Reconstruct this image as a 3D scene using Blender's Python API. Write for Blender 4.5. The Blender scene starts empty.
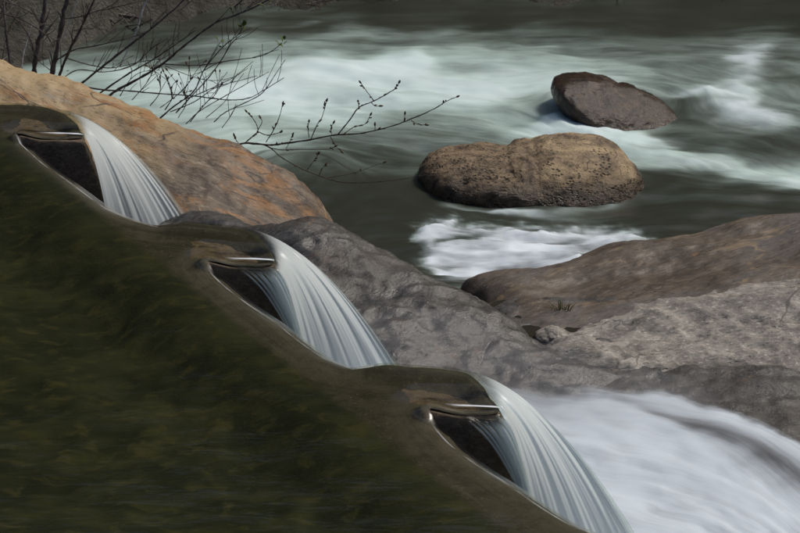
import bpy, bmesh, math, random
import numpy as np
from mathutils import Vector
R = math.radians
scene = bpy.context.scene
COL = scene.collection

# ------------------------------------------------------------------ camera, sky, sun, exposure
CAM_H, PITCH, HFOV = 3.0, 22.0, 24.0
cd = bpy.data.cameras.new('camera')
cam = bpy.data.objects.new('camera', cd); COL.objects.link(cam)
cam.location = (0, 0, CAM_H); cam.rotation_euler = (R(90 - PITCH), 0, 0)
cd.sensor_width = 36; cd.lens = 18 / math.tan(R(HFOV / 2)); cd.clip_end = 900
cd.dof.use_dof = True; cd.dof.focus_distance = 8.6; cd.dof.aperture_fstop = 9
scene.camera = cam
SUN_EL, SUN_AZ = 55.0, 62.0          # azimuth from +Y towards +X
w = bpy.data.worlds.new('World'); scene.world = w; w.use_nodes = True
nt = w.node_tree; nt.nodes.clear()
sky = nt.nodes.new('ShaderNodeTexSky'); sky.sky_type = 'NISHITA'; sky.sun_disc = False
sky.sun_elevation = R(SUN_EL); sky.sun_rotation = R(SUN_AZ); sky.dust_density = 4.0; sky.air_density = 1.0
bgn = nt.nodes.new('ShaderNodeBackground'); bgn.inputs[1].default_value = 0.115
out = nt.nodes.new('ShaderNodeOutputWorld')
nt.links.new(sky.outputs[0], bgn.inputs[0]); nt.links.new(bgn.outputs[0], out.inputs[0])
sd_ = bpy.data.lights.new('sun', 'SUN'); sd_.energy = 3.1; sd_.angle = R(12); sd_.color = (1.0, .93, .84)
sun = bpy.data.objects.new('sun', sd_); COL.objects.link(sun)
sdir = Vector((math.sin(R(SUN_AZ)) * math.cos(R(SUN_EL)), math.cos(R(SUN_AZ)) * math.cos(R(SUN_EL)), math.sin(R(SUN_EL))))
sun.rotation_euler = (-sdir).to_track_quat('-Z', 'Y').to_euler(); sun.location = (6, 12, 20)
scene.view_settings.view_transform = 'Standard'; scene.view_settings.look = 'None'
scene.view_settings.exposure = -0.22; scene.view_settings.gamma = 1.0
scene.cycles.max_bounces = 8; scene.cycles.transparent_max_bounces = 12
scene.cycles.caustics_reflective = False; scene.cycles.caustics_refractive = False

# ------------------------------------------------------------------ image pixels -> ground points
TH = math.tan(R(HFOV / 2)); CP, SP = math.cos(R(PITCH)), math.sin(R(PITCH))
def ray(px, py):
    px = np.asarray(px, float); py = np.asarray(py, float)
    a = (px - 400) / 400 * TH; b = (266.5 - py) / 400 * TH
    return a, CP + b * SP, -SP + b * CP
def W(px, py, z=0.0):                 # point at height z
    a, b, c = ray(px, py); t = (z - CAM_H) / c
    return np.stack([a * t, b * t, CAM_H + c * t], -1)
def Wd(px, py, d):                    # point at horizontal distance d
    a, b, c = ray(px, py); t = np.asarray(d, float) / b
    return np.stack([a * t, b * t, CAM_H + c * t], -1)
def to_pixel(p):                         # inverse: image pixel of a point
    x, y, z = p[..., 0], p[..., 1], p[..., 2] - CAM_H
    f = y * CP - z * SP; u = y * SP + z * CP
    return 400 + x / f / TH * 400, 266.5 - u / f / TH * 400

# ------------------------------------------------------------------ noise
_rng = np.random.RandomState(11)
_perm = np.concatenate([_rng.permutation(512)] * 3)
_grad = _rng.normal(size=(512, 3)); _grad /= np.linalg.norm(_grad, axis=1)[:, None]
def pnoise(p):
    p = np.asarray(p, float); i = np.floor(p).astype(int); f = p - i; i &= 511
    u = f * f * f * (f * (f * 6 - 15) + 10); r = 0
    for dx in (0, 1):
        for dy in (0, 1):
            for dz in (0, 1):
                h = _perm[_perm[_perm[i[..., 0] + dx] + i[..., 1] + dy] + i[..., 2] + dz]
                g = _grad[h % 512]
                d = (g * (f - np.array([dx, dy, dz]))).sum(-1)
                wx = u[..., 0] if dx else 1 - u[..., 0]; wy = u[..., 1] if dy else 1 - u[..., 1]; wz = u[..., 2] if dz else 1 - u[..., 2]
                r = r + d * wx * wy * wz
    return r * 1.6
def fbm(p, oct=4, gain=.5, lac=2.07):
    p = np.asarray(p, float); a, r = 1.0, 0
    for k in range(oct):
        r = r + a * pnoise(p + 17.3 * k); p = p * lac; a *= gain
    return r
def ridged(p, oct=4, gain=.5):
    p = np.asarray(p, float); a, r = 1.0, 0
    for k in range(oct):
        r = r + a * (1 - np.abs(pnoise(p + 9.1 * k)) * 2); p = p * 2.1; a *= gain
    return r
def sst(e0, e1, x):
    t = np.clip((x - e0) / (e1 - e0), 0, 1); return t * t * (3 - 2 * t)

# ------------------------------------------------------------------ object helpers
def tag(o, label=None, cat=None, group=None, kind=None):
    for k, v in (('label', label), ('category', cat), ('group', group), ('kind', kind)):
        if v: o[k] = v
    return o
def empty(name, loc):
    o = bpy.data.objects.new(name, None); COL.objects.link(o); o.location = loc; o.empty_display_size = .1
    return o
def link(name, me, mat, parent=None, smooth=True):
    o = bpy.data.objects.new(name, me); COL.objects.link(o)
    if mat: me.materials.append(mat)
    if smooth: me.polygons.foreach_set('use_smooth', np.ones(len(me.polygons), bool))
    if parent:
        o.parent = parent; o.matrix_parent_inverse.identity()
        o.location = -Vector(parent.location)
    return o
def mesh(name, v, f):
    me = bpy.data.meshes.new(name); me.from_pydata(np.asarray(v).reshape(-1, 3).tolist(), [], f if isinstance(f, list) else f.tolist()); me.update()
    return me
def attr(me, name, vals):
    a = me.attributes.new(name, 'FLOAT', 'POINT'); a.data.foreach_set('value', np.asarray(vals, np.float32).ravel())
def uvs(me, u, v):
    l = me.uv_layers.new(name='flow'); idx = np.empty(len(me.loops), int); me.loops.foreach_get('vertex_index', idx)
    uv = np.stack([np.ravel(u)[idx], np.ravel(v)[idx]], -1).astype(np.float32); l.data.foreach_set('uv', uv.ravel())
def gridfaces(n, m):
    i = np.arange((n) * (m)).reshape(n, m)
    return np.stack([i[:-1, :-1], i[1:, :-1], i[1:, 1:], i[:-1, 1:]], -1).reshape(-1, 4)
def normals(P):
    du = np.gradient(P, axis=0); dv = np.gradient(P, axis=1); n = np.cross(dv, du)
    n /= np.linalg.norm(n, axis=-1)[..., None] + 1e-9
    return n * np.sign(n[..., 2:3] + 1e-9)
def catmull(pts, n=6):
    p = np.asarray(pts, float); p = np.vstack([2 * p[0] - p[1], p, 2 * p[-1] - p[-2]]); o = []
    for i in range(1, len(p) - 2):
        for t in np.linspace(0, 1, n, endpoint=False):
            o.append(.5 * (2 * p[i] + (p[i + 1] - p[i - 1]) * t + (2 * p[i - 1] - 5 * p[i] + 4 * p[i + 1] - p[i + 2]) * t * t + (3 * p[i] - p[i - 1] - 3 * p[i + 1] + p[i + 2]) * t ** 3))
    o.append(p[-2]); return np.array(o)
def tube(name, pts, r0, r1, sides=6, smooth_n=4, jit=0.0):
    p = catmull(pts, smooth_n) if smooth_n else np.asarray(pts, float)
    n = len(p); r = np.linspace(r0, r1, n)
    if jit: p = p + _rng.normal(size=p.shape) * jit * r0; r = r * (1 + .18 * _rng.normal(size=n).clip(-1, 1))
    v, f = [], []
    tg = np.gradient(p, axis=0)
    for i in range(n):
        t = Vector(tg[i]).normalized(); a = t.cross(Vector((.31, .2, .93))).normalized(); b = t.cross(a)
        for k in range(sides):
            q = 2 * math.pi * k / sides; v.append(Vector(p[i]) + (a * math.cos(q) + b * math.sin(q)) * float(r[i]))
        if i:
            for k in range(sides):
                s = (i - 1) * sides; f.append((s + k, s + (k + 1) % sides, s + sides + (k + 1) % sides, s + sides + k))
    f.append(tuple(range(sides - 1, -1, -1))); f.append(tuple((n - 1) * sides + k for k in range(sides)))
    me = bpy.data.meshes.new(name); me.from_pydata([tuple(q) for q in v], [], f); me.update(); return me

# ------------------------------------------------------------------ material helpers
class N:
    def __init__(s, name):
        s.m = bpy.data.materials.new(name); s.m.use_nodes = True; s.t = s.m.node_tree; s.t.nodes.clear()
        s.out = s.n('OutputMaterial')
    def n(s, typ, **kw):
        x = s.t.nodes.new('ShaderNode' + typ)
        for k, v in kw.items():
            if isinstance(k, str) and hasattr(x, k) and k not in ('inputs',): setattr(x, k, v)
        return x
    def l(s, a, b): s.t.links.new(a, b)
    def put(s, sock, v):
        if hasattr(v, 'is_output'): s.l(v, sock)
        else: sock.default_value = (tuple(v) + (1,)) if isinstance(v, (tuple, list)) and len(v) == 3 and sock.type == 'RGBA' else v
    def coord(s, kind='Object', scale=(1, 1, 1)):
        c = s.n('TexCoord'); mp = s.n('Mapping'); s.l(c.outputs[kind], mp.inputs[0]); mp.inputs['Scale'].default_value = scale
        return mp.outputs[0]
    def noise(s, vec, scale, detail=4, rough=.55, dist=0):
        x = s.n('TexNoise'); s.l(vec, x.inputs['Vector']); x.inputs['Scale'].default_value = scale; x.inputs['Detail'].default_value = detail
        x.inputs['Roughness'].default_value = rough; x.inputs['Distortion'].default_value = dist; return x.outputs[0]
    def voro(s, vec, scale, feature='F1', out=0, rand=1):
        x = s.n('TexVoronoi'); x.feature = feature; s.l(vec, x.inputs['Vector']); x.inputs['Scale'].default_value = scale; x.inputs['Randomness'].default_value = rand
        return x.outputs[out]
    def rng(s, v, a, b, c=0, d=1):
        x = s.n('MapRange'); x.interpolation_type = 'SMOOTHSTEP'; s.put(x.inputs[0], v)
        for i, q in enumerate((a, b, c, d)): x.inputs[i + 1].default_value = q
        return x.outputs[0]
    def mix(s, f, a, b):
        x = s.n('Mix'); x.data_type = 'RGBA'; s.put(x.inputs[0], f); s.put(x.inputs[6], a); s.put(x.inputs[7], b); return x.outputs[2]
    def math(s, op, a, b=0.0):
        x = s.n('Math'); x.operation = op; s.put(x.inputs[0], a); s.put(x.inputs[1], b); return x.outputs[0]
    def attr(s, name):
        x = s.n('Attribute'); x.attribute_name = name; return x.outputs['Fac']
    def bump(s, h, strength, dist, nrm=None):
        x = s.n('Bump'); s.put(x.inputs['Height'], h); x.inputs['Strength'].default_value = strength; x.inputs['Distance'].default_value = dist
        if nrm: s.l(nrm, x.inputs['Normal'])
        return x.outputs[0]
    def bsdf(s, col, rough, nrm=None, ior=1.45, spec=.5, **kw):
        x = s.n('BsdfPrincipled'); s.put(x.inputs['Base Color'], col); s.put(x.inputs['Roughness'], rough); x.inputs['IOR'].default_value = ior
        s.put(x.inputs['Specular IOR Level'], spec)
        if nrm: s.l(nrm, x.inputs['Normal'])
        for k, v in kw.items(): s.put(x.inputs[k.replace('_', ' ')], v)
        return x.outputs[0]
    def done(s, sh): s.l(sh, s.out.inputs[0]); return s.m

def rock_mat(name, c0, c1, c2, stain, rough=(.45, .75), scale=1.0, bump=1.0, stain_amt=(.52, .68), vein=None, pits=0.0, pitcol=(.012, .01, .008), stretch=(1, 1, 1.6), spec=.4, zramp=None, rot=None, wet=None):
    n = N(name); v = n.coord('Object', stretch)
    if rot:
        mr = n.n('Mapping'); n.l(n.coord('Object'), mr.inputs[0]); mr.inputs['Rotation'].default_value = tuple(R(a) for a in rot); m2 = n.n('Mapping'); n.l(mr.outputs[0], m2.inputs[0]); m2.inputs['Scale'].default_value = stretch; v = m2.outputs[0]
    big = n.noise(v, 1.9 * scale, 5, .6, .6); med = n.noise(v, 7 * scale, 6, .62, .3); fine = n.noise(v, 42 * scale, 5, .65); gr = n.noise(v, 160 * scale, 3, .6)
    col = n.mix(n.rng(med, .36, .64), c0, c1)
    col = n.mix(n.rng(big, .45, .66), col, c2)
    sm = n.noise(v, 3.6 * scale, 7, .68, 1.2)
    sf = n.rng(sm, *stain_amt)
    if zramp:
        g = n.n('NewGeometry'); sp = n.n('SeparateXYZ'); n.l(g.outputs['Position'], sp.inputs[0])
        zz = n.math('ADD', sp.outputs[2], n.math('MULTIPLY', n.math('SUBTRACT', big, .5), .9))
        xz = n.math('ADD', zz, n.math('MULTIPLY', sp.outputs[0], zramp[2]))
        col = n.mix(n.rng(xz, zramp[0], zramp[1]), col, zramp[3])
    col = n.mix(sf, col, stain)
    # mineral grain: light and dark specks
    col = n.mix(n.math('MULTIPLY', n.rng(fine, .52, .72), .55), col, tuple(min(1, q * 1.9 + .02) for q in c1))
    col = n.mix(n.math('MULTIPLY', n.rng(fine, .47, .3), .7), col, tuple(q * .3 for q in c0))
    col = n.mix(n.math('MULTIPLY', n.rng(gr, .55, .75), .35), col, tuple(min(1, q * 2.3 + .03) for q in c1))
    h = n.math('ADD', n.math('MULTIPLY', med, .5), n.math('ADD', n.math('MULTIPLY', fine, .35), n.math('MULTIPLY', gr, .12)))
    wv = n.noise(v, 2.3 * scale, 3, .5)
    vm = n.n('VectorMath'); vm.operation = 'MULTIPLY_ADD'; n.l(wv, vm.inputs[0]); vm.inputs[1].default_value = (.5, .5, .5); n.l(v, vm.inputs[2])
    crack = n.voro(vm.outputs[0], 2.1 * scale, 'DISTANCE_TO_EDGE')
    cr = n.rng(crack, .0, .018)
    cmask = n.rng(n.noise(v, 3.1 * scale, 3), .40, .52)
    cr2 = n.math('MAXIMUM', cr, cmask)
    col = n.mix(cr2, tuple(q * .8 for q in c0), col)
    h = n.math('ADD', h, n.math('MULTIPLY', cr2, .09))
    if pits:
        pv = n.voro(v, 26 * scale); pm = n.math('MULTIPLY', n.rng(pv, .42, .22), n.rng(n.noise(v, 4.5, 3), .46, .6, 0, pits))
        h = n.math('SUBTRACT', h, n.math('MULTIPLY', pm, .9))
        col = n.mix(n.math('MULTIPLY', pm, .8), col, pitcol)
    if vein:
        vn = n.noise(v, 1.15, 4, .55, .9)
        vf = n.math('MULTIPLY', n.rng(n.math('ABSOLUTE', n.math('SUBTRACT', vn, .5)), .010, .002), n.rng(med, .42, .58))
        col = n.mix(vf, col, vein)
    rg = n.rng(big, .35, .65, rough[0], rough[1])
    if wet:
        g2 = n.n('NewGeometry'); s2 = n.n('SeparateXYZ'); n.l(g2.outputs['Position'], s2.inputs[0])
        wf = n.rng(n.math('ADD', s2.outputs[2], n.math('MULTIPLY', n.math('SUBTRACT', med, .5), .12)), wet[0], wet[1], 1, 0)
        dk = n.n('Mix'); dk.data_type = 'RGBA'; dk.blend_type = 'MULTIPLY'; n.l(wf, dk.inputs[0]); n.l(col, dk.inputs[6]); dk.inputs[7].default_value = (.3, .28, .25, 1); col = dk.outputs[2]
        rg = n.math('MULTIPLY', rg, n.rng(wf, 0, 1, 1, .4))
    return n.done(n.bsdf(col, rg, n.bump(h, .38 * bump, .03), spec=spec))

# ------------------------------------------------------------------ materials
M = {}
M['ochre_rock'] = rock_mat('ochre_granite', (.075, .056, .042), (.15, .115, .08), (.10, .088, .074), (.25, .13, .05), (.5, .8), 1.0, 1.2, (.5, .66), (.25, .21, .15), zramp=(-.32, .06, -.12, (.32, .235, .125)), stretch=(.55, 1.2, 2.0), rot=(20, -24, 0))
M['grey_rock'] = rock_mat('wet_grey_rock', (.023, .022, .020), (.068, .066, .062), (.040, .036, .031), (.07, .036, .017), (.24, .5), 1.25, 1.2, (.58, .7), spec=.5, stretch=(.55, 1.1, 1.7), rot=(10, 34, 0))
M['brown_rock'] = rock_mat('brown_slab_rock', (.055, .041, .029), (.10, .08, .06), (.08, .072, .068), (.17, .10, .045), (.4, .75), 1.1, .9, (.6, .72), (.17, .125, .075), stretch=(.5, 1.5, 2.2), rot=(0, 14, -20), wet=(-.93, -.84))
M['pale_rock'] = rock_mat('pale_pitted_rock', (.12, .11, .095), (.28, .26, .225), (.17, .155, .14), (.11, .07, .04), (.6, .85), 1.3, 1.3, (.62, .74), pits=.35, pitcol=(.1, .09, .08), stretch=(.6, 1, 1.7), rot=(0, 10, 0))
M['shelf_rock'] = rock_mat('dark_shelf_rock', (.032, .030, .028), (.068, .065, .061), (.046, .042, .037), (.07, .05, .034), (.3, .6), 1.5, 1.2, (.6, .7), spec=.5)
M['tan_rock'] = rock_mat('tan_pocked_rock', (.06, .04, .023), (.20, .145, .088), (.12, .08, .044), (.08, .045, .02), (.45, .75), 1.5, 2.0, (.6, .72), pits=1.0, zramp=(-.77, -.55, .06, (.38, .29, .17)), wet=(-.91, -.80))  # zramp cream: sunlit top painted into the rock colour
M['wet_rock'] = rock_mat('wet_dark_rock', (.014, .0075, .004), (.045, .026, .014), (.024, .014, .008), (.035, .023, .008), (.07, .2), 1.6, 1.5, (.58, .7), spec=.5)
M['far_rock'] = rock_mat('far_bank_rock', (.018, .016, .013), (.045, .04, .035), (.03, .028, .02), (.03, .031, .012), (.5, .9), 1.3, 1.2, (.52, .68))
M['block_rock'] = rock_mat('dark_wet_block', (.085, .062, .043), (.17, .13, .095), (.12, .09, .065), (.24, .19, .14), (.6, .85), 5.0, 1.8, (.6, .7), spec=.15)

def bed_mat(name, sill=False):
    n = N(name); v = n.coord('Object', (.55, .85, 1))
    a = n.noise(v, 4.5, 6, .65, .8); b = n.noise(v, 17, 4, .6, .5); c = n.voro(v, 9.0)
    col = n.mix(n.rng(a, .36, .66), (.011, .015, .0075), (.025, .029, .0145))
    col = n.mix(n.rng(b, .5, .7, 0, .7), col, (.05, .048, .02))
    col = n.mix(n.rng(c, .1, .5, .45, 0), col, (.038, .04, .016))
    h = n.math('ADD', a, b)
    if sill:
        g = n.noise(n.coord('Object'), 14, 6, .7, .4); g2 = n.noise(n.coord('Object'), 70, 4, .7)
        st = n.mix(n.rng(g, .36, .64), (.024, .022, .017), (.042, .039, .031)); st = n.mix(n.rng(g2, .58, .72, 0, .8), st, (.16, .14, .11))
        st = n.mix(n.math('MULTIPLY', n.attr('rim_sheen'), n.rng(g, .3, .6, .4, .9)), st, (.078, .072, .063)); fl = n.noise(n.coord('UV', (1.6, 34, 1)), 1.0, 4, .6, .3); st = n.mix(n.rng(fl, .5, .72, 0, .5), st, (.022, .019, .014)); st = n.mix(n.rng(fl, .46, .28, 0, .45), st, (.11, .10, .09))  # paler rim band and streaks: reflected light painted into the stone colour
        col = n.mix(n.attr('moss'), st, col); h = n.math('ADD', h, g2)
    return n.done(n.bsdf(col, .9, n.bump(h, .25, .03), spec=.2))
M['sill'] = bed_mat('mossy_sill', True)
M['bed'] = bed_mat('mossy_pool_bed')

def pool_mat():
    n = N('clear_pool_water'); v = n.coord('Object', (.7, 2.6, 1)); ruf = n.attr('ripple')
    foam = n.math('MAXIMUM', n.math('MULTIPLY', n.rng(n.math('ABSOLUTE', n.math('ADD', n.attr('edge'), .003)), .007, 0), n.math('MULTIPLY', n.attr('edgemask'), .45)), n.math('MULTIPLY', n.rng(n.math('ABSOLUTE', n.attr('light')), .0085, .002), n.attr('lightmask')))  # thin pale rim line; the tread line is a reflection painted pale
    b1 = n.noise(v, 5.5, 4, .55, .7); b2 = n.noise(v, 24, 3, .55, .5)
    h = n.math('MULTIPLY', n.math('ADD', n.math('MULTIPLY', b1, .75), n.math('MULTIPLY', b2, .22)), ruf)
    nr = n.bump(h, .12, .04)
    fr = n.n('Fresnel'); fr.inputs[0].default_value = 1.33; n.l(nr, fr.inputs['Normal'])
    tr = n.n('BsdfTransparent'); tr.inputs[0].default_value = (.86, .86, .74, 1)
    gl = n.n('BsdfGlossy'); n.l(n.rng(ruf, .2, .6, .2, .08), gl.inputs['Roughness']); n.l(nr, gl.inputs['Normal'])
    m1 = n.n('MixShader'); n.l(fr.outputs[0], m1.inputs[0]); n.l(tr.outputs[0], m1.inputs[1]); n.l(gl.outputs[0], m1.inputs[2])
    glint = n.bsdf((.72, .76, .8), .3, ior=1.33)
    m2 = n.n('MixShader'); n.l(foam, m2.inputs[0]); n.l(m1.outputs[0], m2.inputs[1]); n.l(glint, m2.inputs[2])  # foam here: the pale rim line and the painted tread reflection
    return n.done(m2.outputs[0])
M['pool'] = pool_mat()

def flow_mat(name, deep, milk, white, su, sv, rough_deep=.3, alpha=False, fine=1.0):
    """moving water: 'foam' is how much air it carries, 'white' how broken it is; streaks follow the flow UV"""
    n = N(name); uvn = n.n('UVMap'); uvn.uv_map = 'flow'
    mp = n.n('Mapping'); n.l(uvn.outputs[0], mp.inputs[0]); mp.inputs['Scale'].default_value = (su, sv, 1); v = mp.outputs[0]
    foam = n.attr('foam'); wh = n.attr('white')
    s1 = n.noise(v, 1.0, 3, .55, .5); s2 = n.noise(v, 2.7, 4, .6, .6); s3 = n.noise(v, 8.0, 3, .6, .3)
    s = n.math('ADD', n.math('MULTIPLY', n.math('SUBTRACT', s1, .5), .75), n.math('ADD', n.math('MULTIPLY', n.math('SUBTRACT', s2, .5), .38), n.math('MULTIPLY', n.math('SUBTRACT', s3, .5), .20 * fine)))
    amp = n.math('ADD', n.math('MULTIPLY', n.math('MULTIPLY', foam, n.math('SUBTRACT', 1.0, foam)), 2.3), .24)
    f = n.math('ADD', foam, n.math('MULTIPLY', s, amp))
    f = n.rng(f, .0, 1.0)
    air = n.mix(wh, milk, white)
    col = n.mix(f, deep, air)
    rg = n.rng(f, 0, .7, rough_deep, .6)
    nr = n.bump(s, .06, .05)
    sh = n.bsdf(col, rg, nr, ior=1.33)
    if alpha:
        tr = n.n('BsdfTransparent'); m = n.n('MixShader')
        al = n.rng(n.math('ADD', n.attr('cover'), n.math('MULTIPLY', s, .55)), .05, .8)
        n.l(al, m.inputs[0]); n.l(tr.outputs[0], m.inputs[1]); n.l(sh, m.inputs[2]); sh = m.outputs[0]
    return n.done(sh)
M['river'] = flow_mat('river_water', (.024, .027, .019), (.46, .60, .56), (.62, .69, .75), 1 / 120, 1 / 9)
M['chute'] = flow_mat('white_chute_water', (.06, .055, .055), (.41, .475, .53), (.52, .59, .65), 1 / 260, 1 / 8, alpha=True, fine=.8)

def fall_mat():
    n = N('falling_water'); uvn = n.n('UVMap'); uvn.uv_map = 'flow'
    def tex(su, sv, d=3):
        mp = n.n('Mapping'); n.l(uvn.outputs[0], mp.inputs[0]); mp.inputs['Scale'].default_value = (su, sv, 1); return n.noise(mp.outputs[0], 1.0, d, .6, .15)
    s1 = tex(9, .7); s2 = tex(34, .9, 4); s3 = tex(95, 1.0)
    s = n.math('ADD', n.math('MULTIPLY', n.math('SUBTRACT', s1, .5), .5), n.math('ADD', n.math('MULTIPLY', n.math('SUBTRACT', s2, .5), .6), n.math('MULTIPLY', n.math('SUBTRACT', s3, .5), .4)))
    foam = n.attr('foam'); f = n.rng(n.math('ADD', foam, n.math('MULTIPLY', s, n.attr('streak'))), .1, .85)
    nr = n.bump(s, .10, .03)
    col = n.mix(n.rng(s, -.5, .45), (.73, .83, .83), (.89, .955, .955))
    df = n.bsdf(col, .22, nr, ior=1.33, spec=.6)
    tl = n.n('BsdfTranslucent'); n.put(tl.inputs[0], col)
    m0 = n.n('MixShader'); m0.inputs[0].default_value = .5; n.l(df, m0.inputs[1]); n.l(tl.outputs[0], m0.inputs[2])
    fr = n.n('Fresnel'); fr.inputs[0].default_value = 1.33; n.l(nr, fr.inputs['Normal'])
    tr = n.n('BsdfTransparent'); tr.inputs[0].default_value = (.80, .86, .8, 1)
    gl = n.n('BsdfGlossy'); gl.inputs['Roughness'].default_value = .1; n.l(nr, gl.inputs['Normal'])
    m1 = n.n('MixShader'); n.l(fr.outputs[0], m1.inputs[0]); n.l(tr.outputs[0], m1.inputs[1]); n.l(gl.outputs[0], m1.inputs[2])
    m2 = n.n('MixShader'); n.l(f, m2.inputs[0]); n.l(m1.outputs[0], m2.inputs[1]); n.l(m0.outputs[0], m2.inputs[2])
    tc = n.n('BsdfTransparent'); m3 = n.n('MixShader'); n.l(n.attr('cover'), m3.inputs[0]); n.l(tc.outputs[0], m3.inputs[1]); n.l(m2.outputs[0], m3.inputs[2])
    return n.done(m3.outputs[0])
M['fall'] = fall_mat()

def bark_mat(name, a, b):
    n = N(name); v = n.coord('Object', (1, 1, .4)); t = n.noise(v, 60, 4, .6)
    return n.done(n.bsdf(n.mix(n.rng(t, .35, .65), a, b), .75, n.bump(t, .5, .01), spec=.3))
M['bark'] = bark_mat('dark_bark', (.03, .026, .026), (.085, .073, .07))
M['red_bark'] = bark_mat('brown_twig_bark', (.03, .02, .018), (.075, .052, .045))
M['pale_bark'] = bark_mat('bleached_bark', (.22, .21, .22), (.4, .39, .4))
M['dead'] = bark_mat('dead_stick', (.05, .045, .04), (.14, .125, .11))
M['bud'] = bark_mat('bud_scale', (.06, .042, .026), (.12, .09, .05))
M['leaf'] = bark_mat('young_leaf', (.06, .09, .02), (.11, .15, .03))
M['grass'] = bark_mat('grass_blade', (.045, .06, .015), (.09, .1, .03))
def bank_mat():
    n = N('leaf_litter_bank'); v = n.coord('Object'); a = n.noise(v, 1.6, 6, .65); b = n.noise(v, 11, 6, .7); c = n.noise(v, 40, 4, .7)
    col = n.mix(n.rng(a, .36, .64), (.072, .068, .056), (.165, .157, .135)); col = n.mix(n.rng(b, .5, .7, 0, .8), col, (.085, .075, .065)); col = n.mix(n.rng(b, .46, .3, 0, .8), col, (.014, .014, .006))
    col = n.mix(n.rng(c, .58, .75, 0, .6), col, (.11, .1, .085))
    return n.done(n.bsdf(col, .9, n.bump(n.math('ADD', b, c), 1, .1), spec=.2))
M['bank'] = bank_mat()
def hill_mat():
    n = N('wooded_slope'); v = n.coord('Object'); a = n.noise(v, .25, 6, .65); b = n.noise(v, 1.7, 5, .7)
    col = n.mix(n.rng(a, .36, .64), (.010, .014, .006), (.026, .03, .014)); col = n.mix(n.rng(b, .5, .7), col, (.036, .036, .022))
    return n.done(n.bsdf(col, .95, n.bump(b, 1, .5), spec=.1))
M['hill'] = hill_mat()

# ------------------------------------------------------------------ ground sheet and wooded slope beyond the river
RIV = -0.95
def ground():
    xs = np.concatenate([[-600, -300, -150, -80], np.linspace(-50, 50, 81), [80, 150, 300, 600]])
    ys = np.concatenate([[-500, -200, -80, -30, -8, 0], np.linspace(2, 16, 20), np.linspace(16.5, 70, 70), [100, 160, 300, 600]])
    X, Y = np.meshgrid(xs, ys, indexing='ij'); Z = np.full_like(X, -1.75)
    p = np.stack([X, Y, 0 * X], -1)
    rise = sst(16.3, 60, Y) * 30 + sst(16.3, 22, Y) * 2.5
    Z = Z + rise * (1 + .22 * fbm(p * .12, 3)) + sst(16.5, 20, Y) * fbm(p * .7, 4) * .9
    Z = Z + sst(9, 60, np.abs(X)) * 14 * sst(2, -6, 8 - np.abs(Y - 8) * .6) 
    me = mesh('ground', np.stack([X, Y, Z], -1), gridfaces(*X.shape)); tag(link('ground', me, M['hill']), kind='structure')
ground()

# ------------------------------------------------------------------ heightfield rocks (control points: image pixel + distance)
def tps(cx, cz, q, lam=1e-4):
    def k(r2): return np.where(r2 > 1e-12, .5 * r2 * np.log(r2 + 1e-12), 0)
    n = len(cx); d2 = ((cx[:, None] - cx[None]) ** 2).sum(-1)
    A = np.zeros((n + 3, n + 3)); A[:n, :n] = k(d2) + lam * np.eye(n); Pm = np.c_[np.ones(n), cx]; A[:n, n:] = Pm; A[n:, :n] = Pm.T
    c = np.linalg.solve(A, np.r_[cz, 0, 0, 0])
    res = np.zeros(len(q))
    for s in range(0, len(q), 20000):
        b = q[s:s + 20000]; dd = ((b[:, None] - cx[None]) ** 2).sum(-1)
        res[s:s + 20000] = k(dd) @ c[:n] + c[n] + b @ c[n + 1:]
    return res
def rockfield(name, mat, ctrl, back, low=(), step=.016, cut=-1.25, amp=.05, freq=2.2, fine=.012, seed=0.0, ridge=.0, xr=None, yr=None, lam=1e-3, stretch=(1, 1, 1)):
    """ctrl: (image x, image y, distance); back: metres behind the crest line and drop; low: extra (x, y, z) points in metres"""
    c = np.array([Wd(*q) for q in ctrl]); c = np.vstack([c, np.array(low).reshape(-1, 3)]) if len(low) else c
    for q in back:
        p = Wd(*q[:3]); c = np.vstack([c, [[p[0], p[1] + q[3] * .45, p[2] - q[4] * .3], [p[0], p[1] + q[3], p[2] - q[4]]]])
    x0, x1 = xr or (c[:, 0].min(), c[:, 0].max()); y0, y1 = yr or (c[:, 1].min(), c[:, 1].max())
    xs = np.arange(x0, x1, step); ys = np.arange(y0, y1, step); X, Y = np.meshgrid(xs, ys, indexing='ij')
    Z = tps(c[:, :2], c[:, 2], np.stack([X.ravel(), Y.ravel()], -1), lam).reshape(X.shape)
    P = np.stack([X, Y, Z], -1); nr = normals(P); S = np.array(stretch)
    d = fbm(P * freq * S + seed, 4, .5) * amp + (ridged(P * freq * 1.9 * S + seed, 3, .5) - 1.0) * ridge + fbm(P * freq * 7 * S + seed, 3, .6) * fine
    # stepped fracture faces
    st = fbm(P * freq * 1.3 * S + seed + 40, 2, .4); d = d + np.round(st * 4) / 4 * amp * .45
    P = P + nr * d[..., None]
    f = gridfaces(*X.shape); zz = P[..., 2].ravel(); f = f[(zz[f] > cut).any(1)]
    used = np.unique(f); rm = np.full(X.size, -1); rm[used] = np.arange(len(used))
    o = link(name, mesh(name, P.reshape(-1, 3)[used], rm[f]), mat)
    return o
def floor_pts(x0, x1, y0, y1, z, n=5):
    return [(x, y, z) for x in np.linspace(x0, x1, n) for y in (y0, y1)]

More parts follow.
